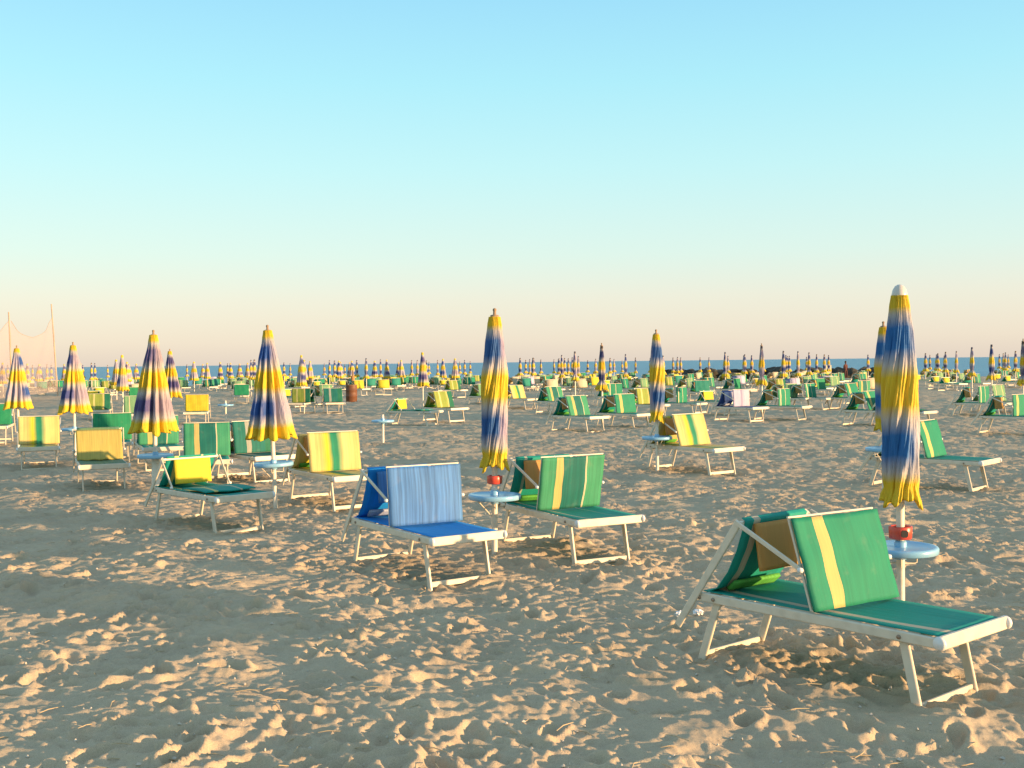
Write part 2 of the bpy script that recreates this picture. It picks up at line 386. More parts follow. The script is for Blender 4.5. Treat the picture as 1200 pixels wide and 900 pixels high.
# ------------------------------------------------------------------ sea
mb = MB()
ys = [104, 130, 180, 300, 700, 2500, 30000]; xs = [-30000, -3000, -600, -200, -60, 0, 60, 200, 600, 3000, 30000]
mb.add([(x, y, -.62) for y in ys for x in xs], [[j*len(xs)+i, j*len(xs)+i+1, (j+1)*len(xs)+i+1, (j+1)*len(xs)+i] for j in range(len(ys)-1) for i in range(len(xs)-1)])
m, nt, b = mat('sea water', .35)
tc = N(nt, 'ShaderNodeTexCoord')
def wave(scale, det):
    mp = N(nt, 'ShaderNodeMapping'); mp.inputs['Scale'].default_value = scale; nt.links.new(tc.outputs['Object'], mp.inputs[0])
    n = N(nt, 'ShaderNodeTexNoise'); n.inputs['Scale'].default_value = 1; n.inputs['Detail'].default_value = det; nt.links.new(mp.outputs[0], n.inputs['Vector']); return n
wa, wb, wc = wave((.16, .55, 1), 6), wave((.02, .10, 1), 4), wave((.05, .55, 1), 5)
rw = ramp(nt, [(.35, (.055, .20, .29)), (.65, (.085, .27, .36))]); nt.links.new(wb.outputs['Fac'], rw.inputs[0])
r_glint = ramp(nt, [(.64, (0, 0, 0)), (.72, (.5, .5, .5))]); nt.links.new(wc.outputs['Fac'], r_glint.inputs[0])  # pale streaks: glints on the waves painted into the base colour
nt.links.new(mixc(nt, rw.outputs[0], (.5, .56, .58), r_glint.outputs[0]), b.inputs['Base Color'])
b.inputs['Specular IOR Level'].default_value = .25
bp = N(nt, 'ShaderNodeBump'); bp.inputs['Strength'].default_value = 1; bp.inputs['Distance'].default_value = .5
nt.links.new(wa.outputs['Fac'], bp.inputs['Height']); nt.links.new(bp.outputs[0], b.inputs['Normal'])
tag(mb.build('sea_water', m), kind='structure')

# ------------------------------------------------------------------ sun loungers
# local axes: x from the head end (0) to the foot rail (1.4), y across, z up
LEN, HW, BZ, PW = 1.40, .285, .372, .312
def backrest_curve(t, drop):
    pts = [(.02, BZ), (.09, .405), (.165, .50), (.225, .62), (.262, .725), (.285, .785), (.262, .80)]
    k = t*(len(pts)-1); i = min(int(k), len(pts)-2); a = k-i
    x, z = [pts[i][c]*(1-a)+pts[i+1][c]*a for c in (0, 1)]
    return x+drop*.05*t, z-drop*t

def lounger_parts(scheme, kind, far=False, yaw=0.0, lean_x=.66):
    """kind: 'up' sunshade panel standing on the bed, 'flat' sunshade folded down on the bed, 'tent' sunshade draped from the backrest"""
    drop = .10 if kind == 'flat' else 0.0
    P = []      # (name, collector, material, sub-part of)
    F, fab, bed = M['frame'], FAB[scheme], BED[scheme]
    pad = M['yellow_pad'] if kind == 'flat' else (M['orange_pad'] if scheme not in ('blue', 'lavender') else FAB[scheme])
    f = MB()
    for s in (-1, 1):
        f.bar((-.02, s*HW, BZ-.028), (LEN-.012, s*HW, BZ-.028), .024, .050)
    f.bar((-.005, -HW, BZ-.03), (-.005, HW, BZ-.03), .024, .03)
    P.append(('frame', f, F, None))
    if not far:
        for s in (-1, 1):
            for xb in (-.01, .085, 1.19):
                k = MB(); k.lathe([(.001, -.006), (.009, -.006), (.011, -.002), (.011, .004), (.001, .004)], 10)
                c = Matrix.Translation((xb, s*(HW+.014), BZ-.03)) @ Matrix.Rotation(PI/2*s, 4, 'X'); k.v = [tuple(c @ Vector(v)) for v in k.v]
                P.append(('bolt', k, M['bolt'], 'frame'))
    f = MB(); f.bar((LEN, -HW-.015, BZ-.022), (LEN, HW+.015, BZ-.022), .024, .064)
    P.append(('foot_rail', f, F, None))
    if not far:
        for s in (-1, 1):
            f = MB(); f.lathe([(.001, -.016), (.026, -.012), (.034, 0), (.026, .012), (.001, .016)], 14)
            c = Matrix.Translation((LEN, s*(HW+.024), BZ-.022)) @ Matrix.Rotation(PI/2, 4, 'X')
            f.v = [tuple(c @ Vector(v)) for v in f.v]
            P.append(('end_cap', f, M['cap'], 'foot_rail'))
    for x0, x1 in ((.085, -.04), (1.19, 1.27)):
        for s in (-1, 1):
            f = MB(); f.bar((x0, s*(HW-.03), BZ-.045), (x1, s*(HW-.03), -.035), .018, .048, up=(1, 0, 0))
            P.append(('leg', f, F, None))
        f = MB(); t = .87; xb = x0+(x1-x0)*t; zb = (BZ-.045)*(1-t)+(-.035)*t
        f.bar((xb, -HW+.038, zb), (xb, HW-.038, zb), .018, .040, up=(0, 0, 1))
        P.append(('leg_crossbar', f, F, None))
        f = MB(); f.bar((x0, -HW+.042, BZ-.062), (x0, HW-.042, BZ-.062), .02, .026)
        P.append(('leg_bracket', f, F, None))
    f = MB(); f.sheet(lambda u, v: (.0+u*(LEN-.015), (v*2-1)*(HW-.008), BZ+.006-.016*(1-(v*2-1)**2)*math.sin(PI*min(1, u*1.02))**.5 if 0 < u < 1 else BZ+.006), 4 if far else 26, 2 if far else 12)
    P.append(('bed_fabric', f, bed, None))
    f = MB(); f.sheet(lambda u, v: (backrest_curve(u, drop)[0], (v*2-1)*(HW-.012), backrest_curve(u, drop)[1]), 6 if far else 24, 2 if far else 10)
    P.append(('backrest_fabric', f, bed, None))
    bx, bz = .27+drop*.05, .783-drop
    tx, tz = -.16, .165
    f = MB()
    for s in (-1, 1):
        f.bar((tx, s*(HW+.022), tz), (bx, s*(HW+.022), bz), .016, .042, up=(1, 0, 0))
    f.bar((bx, -HW-.02, bz-.008), (bx, HW+.02, bz-.008), .02, .022)
    P.append(('backrest_frame', f, F, None))
    # headrest pad hung from the top of the backrest
    pw = .20
    f = MB()
    hz = bz-.015
    f.sheet(lambda u, v: (bx+.035+.035*u+.006*math.sin(3*v), (v*2-1)*pw, hz-u*(.25 if kind != 'flat' else .25)), 2 if far else 10, 2 if far else 10, th=.022)
    P.append(('headrest', f, pad, None))
    if kind == 'up' and not far:
        f = MB(); f.sheet(lambda u, v: (.10+.05*u+.03*v, -.20+.36*v, BZ+.025+.045*u), 4, 4, th=.02)
        P.append(('support_bar', f, M['pale_bar'] if scheme in ('blue', 'lavender') else M['lime'], None))  # flat adjuster bar lying across the bed behind the shade panel
    if kind == 'up':
        p0, p1 = Vector((.735, 0, BZ+.012)), Vector((lean_x, 0, .835))       # lower and upper edge of the standing sunshade
        arm0, arm1 = (bx, bz), (.735*.55+lean_x*.45-.005, .585)
        lean = lambda u: p0.lerp(p1, u)
        f = MB(); f.sheet(lambda u, v: (lean(u).x+yaw*v+.016*math.sin(PI*u)*math.sin(PI*v)+.003*math.sin(v*17+u*3)+.004*math.sin(v*9-u*11)*math.sin(PI*u), (v*2-1)*PW, lean(u).z-.006*math.sin(PI*v)*u), 4 if far else 18, 2 if far else 18, th=.012)
        P.append(('sunshade', f, fab, None))
        f = MB()
        yw = lambda y: yaw*(y/PW+1)/2
        for s in (-1, 1): f.bar(p0+Vector((-.020+yw(s*PW), s*(PW-.012), 0)), p1+Vector((-.020+yw(s*PW), s*(PW-.012), 0)), .012, .014, up=(1, 0, 0))
        f.bar(p1+Vector((-.018, -PW, .004)), p1+Vector((-.018+yaw, PW, .004)), .012, .010)
        f.bar(p0+Vector((-.016, -PW+.01, .002)), p0+Vector((-.016+yaw, PW-.01, .002)), .012, .010)
        P.append(('sunshade_frame', f, F, 'sunshade'))
    elif kind == 'flat':
        arm0, arm1 = (bx, bz), (.50, BZ+.03)
        f = MB(); f.sheet(lambda u, v: (.62+u*.50, (v*2-1)*(HW-.01), BZ+.030+.012*math.sin(PI*u)+.004*math.sin(9*v)), 4 if far else 14, 2 if far else 12, th=.012)
        P.append(('sunshade', f, bed, None))
    else:
        arm0, arm1 = (bx, bz), (.42, .50)
        f = MB(); f.sheet(lambda u, v: (bx+.05+.30*u+.02*math.sin(PI*u), (v*2-1)*(HW+.01), bz-.01-u*(bz-BZ-.02)+.006*math.sin(v*22)*u), 4 if far else 18, 2 if far else 22, th=.012)
        P.append(('sunshade', f, fab, None))
    for s in (-1, 1):
        f = MB(); f.bar((arm0[0], s*(HW+.044), arm0[1]), (arm1[0]+(yaw*(s+1)/2 if kind == 'up' else 0), s*(HW+.036), arm1[1]), .012, .024, up=(1, 0, 0))
        P.append(('sunshade_arm', f, F, None))
        if not far:
            k = MB(); k.lathe([(.001, -.014), (.014, -.01), (.017, 0), (.014, .01), (.001, .014)], 10, c=(arm1[0]+(yaw*(s+1)/2 if kind == 'up' else 0), s*(HW+.044), arm1[1]))
            P.append(('arm_knob', k, M['cap'], 'sunshade_arm'))
    return P

PROTO, FARM = {}, {}
LGROUP = 'folded up sun loungers on the beach'
def lounger(scheme, kind, p, az, label, full=True, zoff=0.0, anchor=LEN, yaw=0.0, lean_x=.66):
    h = math.radians(az); d = Vector((math.sin(h), -math.cos(h), 0))
    loc = Vector(p)-d*anchor; rz = h-PI/2
    if full:
        key = (scheme, kind, yaw, lean_x)
        if key not in PROTO:
            root = empty('sun_lounger'); last = {}
            for name, f, m_, sub in lounger_parts(scheme, kind, yaw=yaw, lean_x=lean_x):
                o = f.build(name, m_, last[sub] if sub else root)
                if not sub: last[name] = o
            remember(root); PROTO[key] = root; o = root
        else: o = dup(PROTO[key])
    else:
        key = (scheme, kind)
        if key not in FARM:
            g = MB(); mats = []
            for name, f, m_, sub in lounger_parts(scheme, kind, True):
                if m_ not in mats: mats.append(m_)
                k = len(g.v); g.v += f.v; g.f += [[i+k for i in q_] for q_ in f.f]; g.m += [mats.index(m_)]*len(f.f); g.sm += f.sm
            FARM[key] = g.mesh('sun_lounger', mats)
        o = bpy.data.objects.new('sun_lounger', FARM[key]); COL.objects.link(o)
    o.location = (loc.x, loc.y, ground_z(0, loc.y+.5)+zoff); o.rotation_euler = (0, 0, rz)
    tag(o, label, 'sun lounger', LGROUP); return o

# u, v: survey sight line to the middle of the foot rail (a = 1.4) or of the lower edge of the shade panel (a = .735)
A1, GT, YG, GO, PG, BL, LV, LS, WL, DT, YL, PA, CRM, TQ = ('deep_green_one_stripe', 'green_teal_two_stripes', 'yellow_green_fade', 'gold', 'plain_green', 'blue', 'lavender', 'lime_stripes', 'white_lines_green', 'dark_teal', 'yellow', 'pale_green', 'cream', 'turquoise')
near = [
 (A1, 'up', (2.15, 5.17), 40, 'large deep green lounger with one yellow stripe, nearest the camera beside the blue table'),
 (BL, 'up', (-.33, 8.135), 33, 'denim blue lounger with streaky blue shade panel'),
 (YL, 'flat', (-2.615, 10.81), 43, 'green lounger with bright yellow square headrest and shade folded flat'),
 (GT, 'up', (.78, 8.92), 27, 'green and teal striped lounger right of the slim centre parasol'),
 (YG, 'up', (-1.74, 12.54), 33, 'lounger with yellow and green fading panel behind the blue lounger'),
 (GO, 'tent', (-5.28, 14.32), 24, 'lounger with plain gold shade cloth sloping down to the bed'),
 (A1, 'up', (5.87, 13.62), 47, 'green lounger with thin stripes standing behind the large right parasol'),
]
for s_, k_, (x_, y_), az, lb in near:
    lounger(s_, k_, (x_, y_, 0), az, lb, yaw={A1: .09 if y_ < 6 else 0, BL: .04, GT: -.02, YG: .05}.get(s_, 0.0), lean_x={A1: .60, BL: .70, GT: .83}.get(s_, .66))
mid = [
 (YG, 'up', 46, 521, .735, 22, 'yellow and green fading lounger left of the gold one, partly hidden by it'),
 (PG, 'up', 132, 516, .735, 20, 'plain bright green lounger behind the gold one'),
 (GT, 'up', 243, 535, .735, 16, 'green striped lounger directly behind the bright yellow headrest'),
 (DT, 'up', 299, 531, .735, 38, 'teal lounger in painted shade behind the broad flared parasol with grey stripe'),  # darker cloth colour paints the shade on a green striped lounger
 (GT, 'up', 186, 521, .735, 24, 'green striped lounger behind the tall flared parasol with the table'),
 (PG, 'up', -5, 498, .735, 18, 'green lounger cut off by the left edge of the photo'),
 (YL, 'up', 231, 482, .735, 12, 'lounger with plain bright yellow panel standing alone on open sand'),
 (PG, 'up', 283, 463, .735, 10, 'small plain emerald lounger left of the broad flared parasol'),
 (LS, 'up', 116, 480, .735, 15, 'lime and yellow striped lounger right of the second flared parasol'),
 (YL, 'flat', 108.7, 467, .5, 20, 'lounger with small yellow headrest showing above the lime striped one'),
 (TQ, 'up', 119.5, 451, .735, 14, 'small turquoise lounger above the lime striped one'),
 (PA, 'up', 160, 484, .735, 24, 'pale green lounger at the left side of the tall flared parasol'),
 (PG, 'up', 161, 467, .735, 24, 'mid green lounger just behind the pale green one by the tall flared parasol'),
 (DT, 'up', 393, 472, 1.4, 15, 'dark green lounger alone on open sand left of the brown barrel'),
 (LS, 'up', 346, 472.5, 1.4, -6, 'lime lounger at the right side of the broad flared parasol'),
 (YL, 'flat', 478, 481, .5, 62, 'low lounger with small yellow pillow left of the lime panel'),
 (LS, 'up', 522, 477.5, .735, 40, 'lime striped lounger in front of the flared parasol left of centre'),
 (GT, 'up', 680, 487, .735, 38, 'green lounger with yellow stripe, left of the striped pair right of centre'),
 (A1, 'up', 733, 484, .735, 40, 'deep green lounger with slanting yellow stripe, right of the striped pair right of centre'),
 (GT, 'up', 652, 470, .735, 36, 'green lounger behind the left one of the striped pair'),
 (WL, 'up', 720, 464.5, .735, 32, 'green lounger with white lines behind the striped pair'),
 (WL, 'up', 799, 472, .735, 52, 'green lounger with white lines right of the slender parasol with blue table'),
 (YG, 'up', 815, 522, .735, 36, 'yellow and green fading lounger beside the blue table right of centre'),
 (LS, 'up', 757, 473.5, .735, 36, 'lime lounger just left of the slender parasol with blue table'),
 (LV, 'up', 869, 476.5, .735, 36, 'lavender white lounger with dark blue backrest'),
 (TQ, 'up', 823, 459, .735, 12, 'small teal lounger between the slender parasol and the lavender lounger'),
 (YL, 'flat', 835, 470, .5, 34, 'lounger with small yellow pillow left of the lavender one'),
 (PG, 'up', 865, 455.5, .735, 52, 'small green lounger behind the lavender one'),
 (WL, 'up', 918, 475.5, .735, 52, 'green lounger with two white lines right of the lavender one'),
 (WL, 'up', 950, 466, .735, 50, 'white lined green lounger farther back right of the lavender one'),
 (PA, 'up', 927, 466, .735, 48, 'pale green lounger between two white lined green ones'),
 (PG, 'up', 963, 456, .735, 42, 'green lounger with yellow frame below the cream board'),
 (PA, 'up', 979, 452, .735, 30, 'pale green lounger right below the cream board'),
 (A1, 'up', 1001, 466, .735, 38, 'green lounger with yellow stripe below the person on the rocks'),
 (GT, 'up', 1013, 461, .735, 32, 'striped green lounger right of the one below the person'),
 (A1, 'up', 1026, 480.5, .735, 44, 'green lounger half hidden by the pair of parasols at right'),
 (WL, 'up', 1152, 472, .735, 48, 'white lined green lounger among the parasols near the right edge'),
 (A1, 'up', 1194, 487.5, .735, 45, 'green lounger with yellow stripe cut off by the right edge'),
 (PA, 'up', 1171, 470, .735, 42, 'pale green lounger behind the one cut off by the right edge'),
 (DT, 'flat', 1090, 482, 1.4, 40, 'lounger folded flat with only its foot rail clear right of the large parasol'),
 (YG, 'up', 608, 467, .735, 48, 'yellow lounger with green centre right of the slim centre parasol'),
 (TQ, 'up', 618, 452.5, .735, 40, 'small dark turquoise lounger behind the yellow one right of centre'),
 (LS, 'up', 534, 456.5, .735, 32, 'small lime lounger left of the slim centre parasol'),
 (PA, 'up', 569, 464, .735, 40, 'dull green lounger half hidden by the slim centre parasol'),
 (PG, 'up', 551, 449, .735, 30, 'small dark green lounger farther back left of the slim centre parasol'),
 (CRM, 'up', 52, 452, .735, 20, 'cream lounger behind the left net'),
]
for s_, k_, u, v, a, az, lb in mid:
    p = at(u, v, .375)
    lounger(s_, k_, p, az, lb, full=p.y < 62, anchor=a, lean_x=rnd.choice([.58, .66, .72]) if p.y < 62 else .66, yaw=rnd.choice([0.0, .06]) if p.y < 40 else 0.0)

# ------------------------------------------------------------------ parasols
PH = 2.10
def smooth(t): t = max(0, min(1, t)); return t*t*(3-2*t)
def canopy(kind, seed, nA=220, nZ=80):
    """closed canopy cloth hanging in pleats round the pole"""
    q = random.Random(seed)
    if kind == 'wrapped': zb, zt, prof, nf, tw = .74, 2.03, [(0, .046), (.06, .058), (.2, .078), (.4, .102), (.7, .098), (.88, .094), (.93, .085), (1, .112)], 9, 1.5
    elif kind == 'loose': zb, zt, prof, nf, tw = .80, 2.04, [(0, .045), (.08, .062), (.3, .105), (.55, .150), (.8, .20), (.92, .225), (1, .255)], 11, 0.18
    else: zb, zt, prof, nf, tw = .92, 2.04, [(0, .03), (.08, .04), (.3, .06), (.55, .085), (.72, .075), (.80, .06), (.88, .12), (1, .17)], 8, .6   # tied at the waist
    ph = [q.uniform(-.25, .25) for _ in range(nf)]; am = [q.uniform(.7, 1.3) for _ in range(nf)]
    def R(t):
        for (a, ra), (b_, rb) in zip(prof, prof[1:]):
            if t <= b_: return ra+(rb-ra)*smooth((t-a)/(b_-a))*.5+(rb-ra)*((t-a)/(b_-a))*.5
        return prof[-1][1]
    vs, fs = [], []
    for i in range(nZ+1):
        t = i/nZ
        for j in range(nA):
            th = 2*PI*j/nA+tw*t*(1.2 if kind == 'wrapped' else 1)
            k = (th/(2*PI)*nf) % nf; n_ = int(k); fr = k-n_
            f = abs(math.sin(PI*(fr+ph[n_]*math.sin(PI*fr)*.6)))**(.6 if kind != 'loose' else .85)*am[n_]
            fold = (.36 if kind != 'wrapped' else .20)*smooth(t*2.5)
            r_ = R(t)*(1-fold+fold*1.45*f)+.0045*math.sin(th*23+t*9)*t+.003*math.sin(th*37-t*21)+.0035*abs(math.sin(th*14+t*3))*(1-t)
            if kind == 'wrapped': r_ += .016*smooth((t-.25)*3)*max(0, math.cos(th*.5-2.4*t-1.2))**18
            z = zt-(zt-zb)*t
            if t > .9: z += (t-.9)*10*(.014*math.cos(th*nf)+.022*math.sin(th*3+seed)+.012*math.sin(th*5-seed)+(.02 if kind == 'tied' else 0)*math.sin(th*13))
            a2 = 2*PI*j/nA
            vs.append((r_*math.cos(a2)*(1.0), r_*math.sin(a2), z))
    for i in range(nZ):
        for j in range(nA):
            fs.append([i*nA+j, (i+1)*nA+j, (i+1)*nA+(j+1) % nA, i*nA+(j+1) % nA])
    # the inner face of the cloth, gathered towards the pole
    o = len(vs)
    for i, (k, s_) in enumerate(((.86, .0), (.45, .16), (.16, .45))):
        for j in range(nA):
            x, y, z = vs[nZ*nA+j]; vs.append((x*k, y*k, z+s_*.6+.01))
    fs += [[nZ*nA+j, o+j, o+(j+1) % nA, nZ*nA+(j+1) % nA] for j in range(nA)]
    for i in range(2): fs += [[o+i*nA+j, o+(i+1)*nA+j, o+(i+1)*nA+(j+1) % nA, o+i*nA+(j+1) % nA] for j in range(nA)]
    m_ = MB(); m_.add(vs, fs, 0, True); return m_, zb, zt

CAN = {}
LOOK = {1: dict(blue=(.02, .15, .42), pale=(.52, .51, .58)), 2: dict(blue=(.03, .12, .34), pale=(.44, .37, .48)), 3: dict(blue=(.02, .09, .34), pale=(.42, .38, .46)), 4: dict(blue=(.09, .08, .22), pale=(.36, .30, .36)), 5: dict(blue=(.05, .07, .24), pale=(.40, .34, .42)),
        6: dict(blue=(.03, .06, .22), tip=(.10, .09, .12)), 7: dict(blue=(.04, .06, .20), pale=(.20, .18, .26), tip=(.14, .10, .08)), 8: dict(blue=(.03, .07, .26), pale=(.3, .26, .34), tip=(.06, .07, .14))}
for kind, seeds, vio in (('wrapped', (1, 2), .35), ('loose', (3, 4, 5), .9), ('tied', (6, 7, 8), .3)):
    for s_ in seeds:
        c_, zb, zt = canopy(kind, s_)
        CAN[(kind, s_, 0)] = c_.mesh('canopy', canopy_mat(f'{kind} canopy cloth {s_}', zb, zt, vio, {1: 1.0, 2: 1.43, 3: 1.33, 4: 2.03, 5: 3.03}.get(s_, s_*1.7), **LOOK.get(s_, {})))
        c_, zb, zt = canopy(kind, s_, 40, 20)
        me_ = c_.mesh('canopy', CAN[(kind, s_, 0)].materials[0]); CAN[(kind, s_, 1)] = me_
pole_m = MB().tube([(0, 0, -.15), (0, 0, PH-.06)], .025, 18).mesh('pole', M['pole'])
pole_far = MB().tube([(0, 0, -.1), (0, 0, PH-.06)], .024, 8).mesh('pole', M['pole'])
fin_round = MB().lathe([(.047, -.075), (.048, -.066), (.041, -.035), (.028, -.014), (.013, -.004), (.001, -.002)], 20, c=(0, 0, PH)).mesh('finial', M['finial'])
fin_pin = MB().lathe([(.040, -.075), (.036, -.055), (.014, -.05), (.013, -.02), (.018, -.012), (.014, 0), (.001, .006)], 14, c=(0, 0, PH)).mesh('finial', M['wood'])
ZT = .50
def table_mesh():
    t = MB().lathe([(.027, ZT+.004), (.185, ZT+.004), (.205, ZT+.012), (.222, ZT+.010), (.228, ZT), (.226, ZT-.028), (.216, ZT-.034), (.206, ZT-.014), (.027, ZT-.016)], 48)
    t.lathe([(.0255, ZT-.075), (.036, ZT-.072), (.038, ZT+.03), (.031, ZT+.045), (.0255, ZT+.046)], 24); return t
tab_m = table_mesh().mesh('side_table', M['table'])
def hook_mesh(a):
    c, s_ = math.cos(a), math.sin(a)
    return MB().tube([(c*.02, s_*.02, ZT-.10), (c*.10, s_*.10, ZT-.105), (c*.115, s_*.115, ZT-.10), (c*.118, s_*.118, ZT-.055)], .0045, 8).mesh('hook', M['frame'])
hook_ms = [hook_mesh(a) for a in (.25, 2.4, 4.4)]
def strut_mesh():
    return MB().tube([(.018, 0, ZT-.19), (.16, 0, ZT-.03)], .006, 8).mesh('table_strut', M['frame'])
strut_m = strut_mesh()
def ashtray_mesh():
    z0 = .60; a = MB()
    a.lathe([(.019, z0-.032), (.052, z0-.032), (.058, z0-.026), (.060, z0+.028), (.057, z0+.032), (.050, z0+.030), (.047, z0-.018), (.019, z0-.02)], 8); return a.mesh('ashtray', M['ashtray'])
ash_m = ashtray_mesh()
slot_shade_m = MB().bar((0, -.062, .60), (0, -.0625+.006, .60), .034, .036).mesh('slot', M['dark'])  # solid bar on the front face, its dark colour paints an opening's shade

PGROUP = 'closed tie dyed parasols on the beach'
def link(name, me_, parent):
    o = bpy.data.objects.new(name, me_); COL.objects.link(o); o.parent = parent; return o
def parasol(p, kind, seed, label, rz=0.0, hs=1.0, table=False, ash=False, tz=0.0, az=0.0, ascale=1.0, finial='pin', far=False, lean=(0, 0), ws=1.0):
    r_ = empty('beach_parasol', p); r_.rotation_euler = (lean[0], lean[1], rz); r_.scale = (1, 1, hs)
    tag(r_, label, 'parasol', PGROUP)
    link('pole', pole_far if far else pole_m, r_)
    c = link('canopy', CAN[(kind, seed, 1 if far else 0)], r_); c.scale = (ws, ws, 1)
    if not far:
        link('finial', fin_round if finial == 'round' else fin_pin, r_)
    if table:
        t = link('side_table', tab_m, r_); t.location.z = tz
        for h in hook_ms: link('hook', h, t)
        s1 = link('table_strut', strut_m, t); s1.rotation_euler = (0, 0, 2.9)
    if ash:
        a = link('ashtray', ash_m, r_); a.scale = (ascale, ascale, ascale); a.location.z = az-.6*(ascale-1); a.rotation_euler.z = -rz
        if ascale > 1.2: link('slot', slot_shade_m, a)
    return r_

parasol((2.42, 6.92, 0), 'wrapped', 1, 'largest wrapped blue and yellow parasol with white dome tip, beside the deep green lounger', finial='round', table=True, ash=True, tz=-.045, az=-.05, ascale=1.25)
parasol((-.165, 9.5, 0), 'wrapped', 2, 'slim twisted parasol in the centre, between the blue and green loungers', table=True, ash=True, az=.035, ascale=1.12, rz=.4, lean=(0, .012))
parasol((-2.76, 12.85, 0), 'loose', 3, 'broad flared yellow and blue parasol with free standing foot behind the yellow headrest', table=True, rz=.3, lean=(0, -.03))
u4 = parasol((-4.58, 14.2, 0), 'loose', 4, 'tall flared parasol with purple grey bands behind the frame of the yellow headrest lounger', table=True, rz=1.0)
MB().lathe([(.052, -.15), (.052, .44), (.046, .455), (.02, .46)], 18).build('ground_sleeve', M['pole'], u4)
parasol((-8.1, 20.5, 0), 'loose', 5, 'second flared parasol, standing above the gold lounger', rz=2.0, table=True)
parasol((-10.3, 23.1, 0), 'loose', 3, 'flared parasol in front of the tall net at the left', rz=3.6)
parasol((-9.24, 30.0, 0), 'loose', 4, 'small flared parasol just right of the tall purple grey one', rz=2.6)
parasol((2.15, 16.5, 0), 'wrapped', 2, 'slender wrapped parasol over the yellow and green lounger right of centre', rz=2.2, table=True, ws=.95)
parasol((4.69, 14.0, 0), 'wrapped', 1, 'wrapped parasol half hidden behind the largest one', rz=.8, table=True)
def stand(p, label):
    r_ = empty('table_stand', p); tag(r_, label, 'table', 'blue tables on posts without a parasol')
    MB().tube([(0, 0, -.15), (0, 0, ZT+.12)], .025, 14).build('pole', M['pole'], r_)
    link('side_table', tab_m, r_); return r_
stand(at(449, 522), 'round blue table on a bare post standing alone on the open sand')
stand(at(264.7, 494.5), 'small table on a bare post right of the plain yellow lounger')

# the farther parasols: survey of their tips (u, v)
ORD = ['first', 'second', 'third', 'fourth', 'fifth', 'sixth', 'seventh', 'eighth', 'ninth', 'tenth', 'eleventh', 'twelfth', 'thirteenth', 'fourteenth', 'fifteenth', 'sixteenth', 'seventeenth', 'eighteenth', 'nineteenth', 'twentieth', 'twenty-first', 'twenty-second', 'twenty-third', 'twenty-fourth', 'twenty-fifth', 'twenty-sixth', 'twenty-seventh', 'twenty-eighth', 'twenty-ninth', 'thirtieth']
tips = [(rnd.uniform(*r_), 0) for r_ in [(75, 560)]*16+[(600, 1020)]*22+[(1040, 1200)]*6]+[(3, 424), (9, 427), (32, 425), (38, 427), (46, 426), (55, 426), (60, 427), (75, 426), (82, 425.5), (97, 427), (107, 424), (111, 424.5), (126, 427), (136, 420), (143, 414), (151, 426), (159.6, 425.5), (168, 426),
 (219, 426.5), (237.5, 426), (242.7, 424.5), (258, 423.5), (266.7, 425), (270, 424.5), (280.7, 425.5), (290, 424.5), (294, 420.5), (298, 420),
 (332.7, 424), (340, 425), (353, 414.5), (357, 421), (380, 425.5), (386, 421), (392, 421.5), (404, 426), (409.6, 424), (418, 421), (429, 418.5), (439, 422), (453, 420.5),
 (467, 424), (470, 421), (482, 424.5), (489, 421), (495, 411), (502.7, 423.5), (512.7, 421), (519, 419.5), (538.7, 423), (544.4, 421), (551, 422.5),
 (616, 421), (620.7, 420), (624.4, 418.5), (655, 419), (658.2, 414.5), (661.5, 418.5), (666, 419), (673.6, 410), (677.6, 416), (688.7, 421.5), (698, 419.5), (705, 402), (715, 418.5), (729, 422), (733, 413.5), (744.7, 418),
 (777, 415.5), (797.7, 418), (820.4, 418), (849.7, 411), (853, 416), (872.7, 414), (892.4, 402.5),
 (918, 409.5), (921, 415), (925, 416), (935, 410), (948, 411.5), (957, 414),
 (1029, 408), (1089.7, 415), (1099, 413), (1108, 411), (1120.7, 410), (1139, 405), (1162, 401.5), (1175.7, 413), (1190, 410), (1199, 397)]
zones = [(0, 72, 'behind the tall net'), (72, 165, 'behind the second flared parasol'), (165, 312, 'beyond the plain yellow lounger'), (312, 373, 'right of the broad flared parasol'),
         (373, 425, 'behind the brown barrel'), (425, 560, 'left of the slim centre parasol'), (560, 645, 'right of the slim centre parasol'), (645, 762, 'behind the striped pair of loungers'),
         (762, 902, 'behind the lavender lounger'), (902, 1032, 'near the rocks and the person'), (1032, 1210, 'at the right edge')]
zone_of = lambda u: next(z[2] for z in zones if z[0] <= u < z[1])
count, spots = {}, []
for u, v in sorted(tips):
    z = zone_of(u); count[z] = count.get(z, 0)+1; o_ = ORD[count[z]-1]
    if v == 0: v = 424.5-(u-600)*.011-rnd.uniform(3.0, 6.5)
    d = ray(u, v); y = 5.0
    while y < 104 and CAMH+d.z/d.y*y-ground_z(0, y) < PH: y += .1
    x = d.x/d.y*y; gz = ground_z(0, y)
    hs = (CAMH+d.z/d.y*y-gz)/PH
    kind = 'tied' if u > 560 else rnd.choice(['loose', 'tied', 'tied'])
    if 130 < u < 150 or u in (353, 495): kind = 'loose'
    seed = rnd.choice({'loose': (3, 4, 5), 'tied': (6, 7, 8), 'wrapped': (1, 2)}[kind])
    size = 'tiny' if y > 62 else 'small'
    parasol((x, y, gz), kind, seed, f'{size} closed parasol, {o_} from the left of those {z}', rz=rnd.uniform(0, 6), hs=hs, far=y > 34, ws=rnd.uniform(.85, 1.2) if y > 60 else rnd.uniform(.8, .95))
    spots.append((x, y, o_, z))

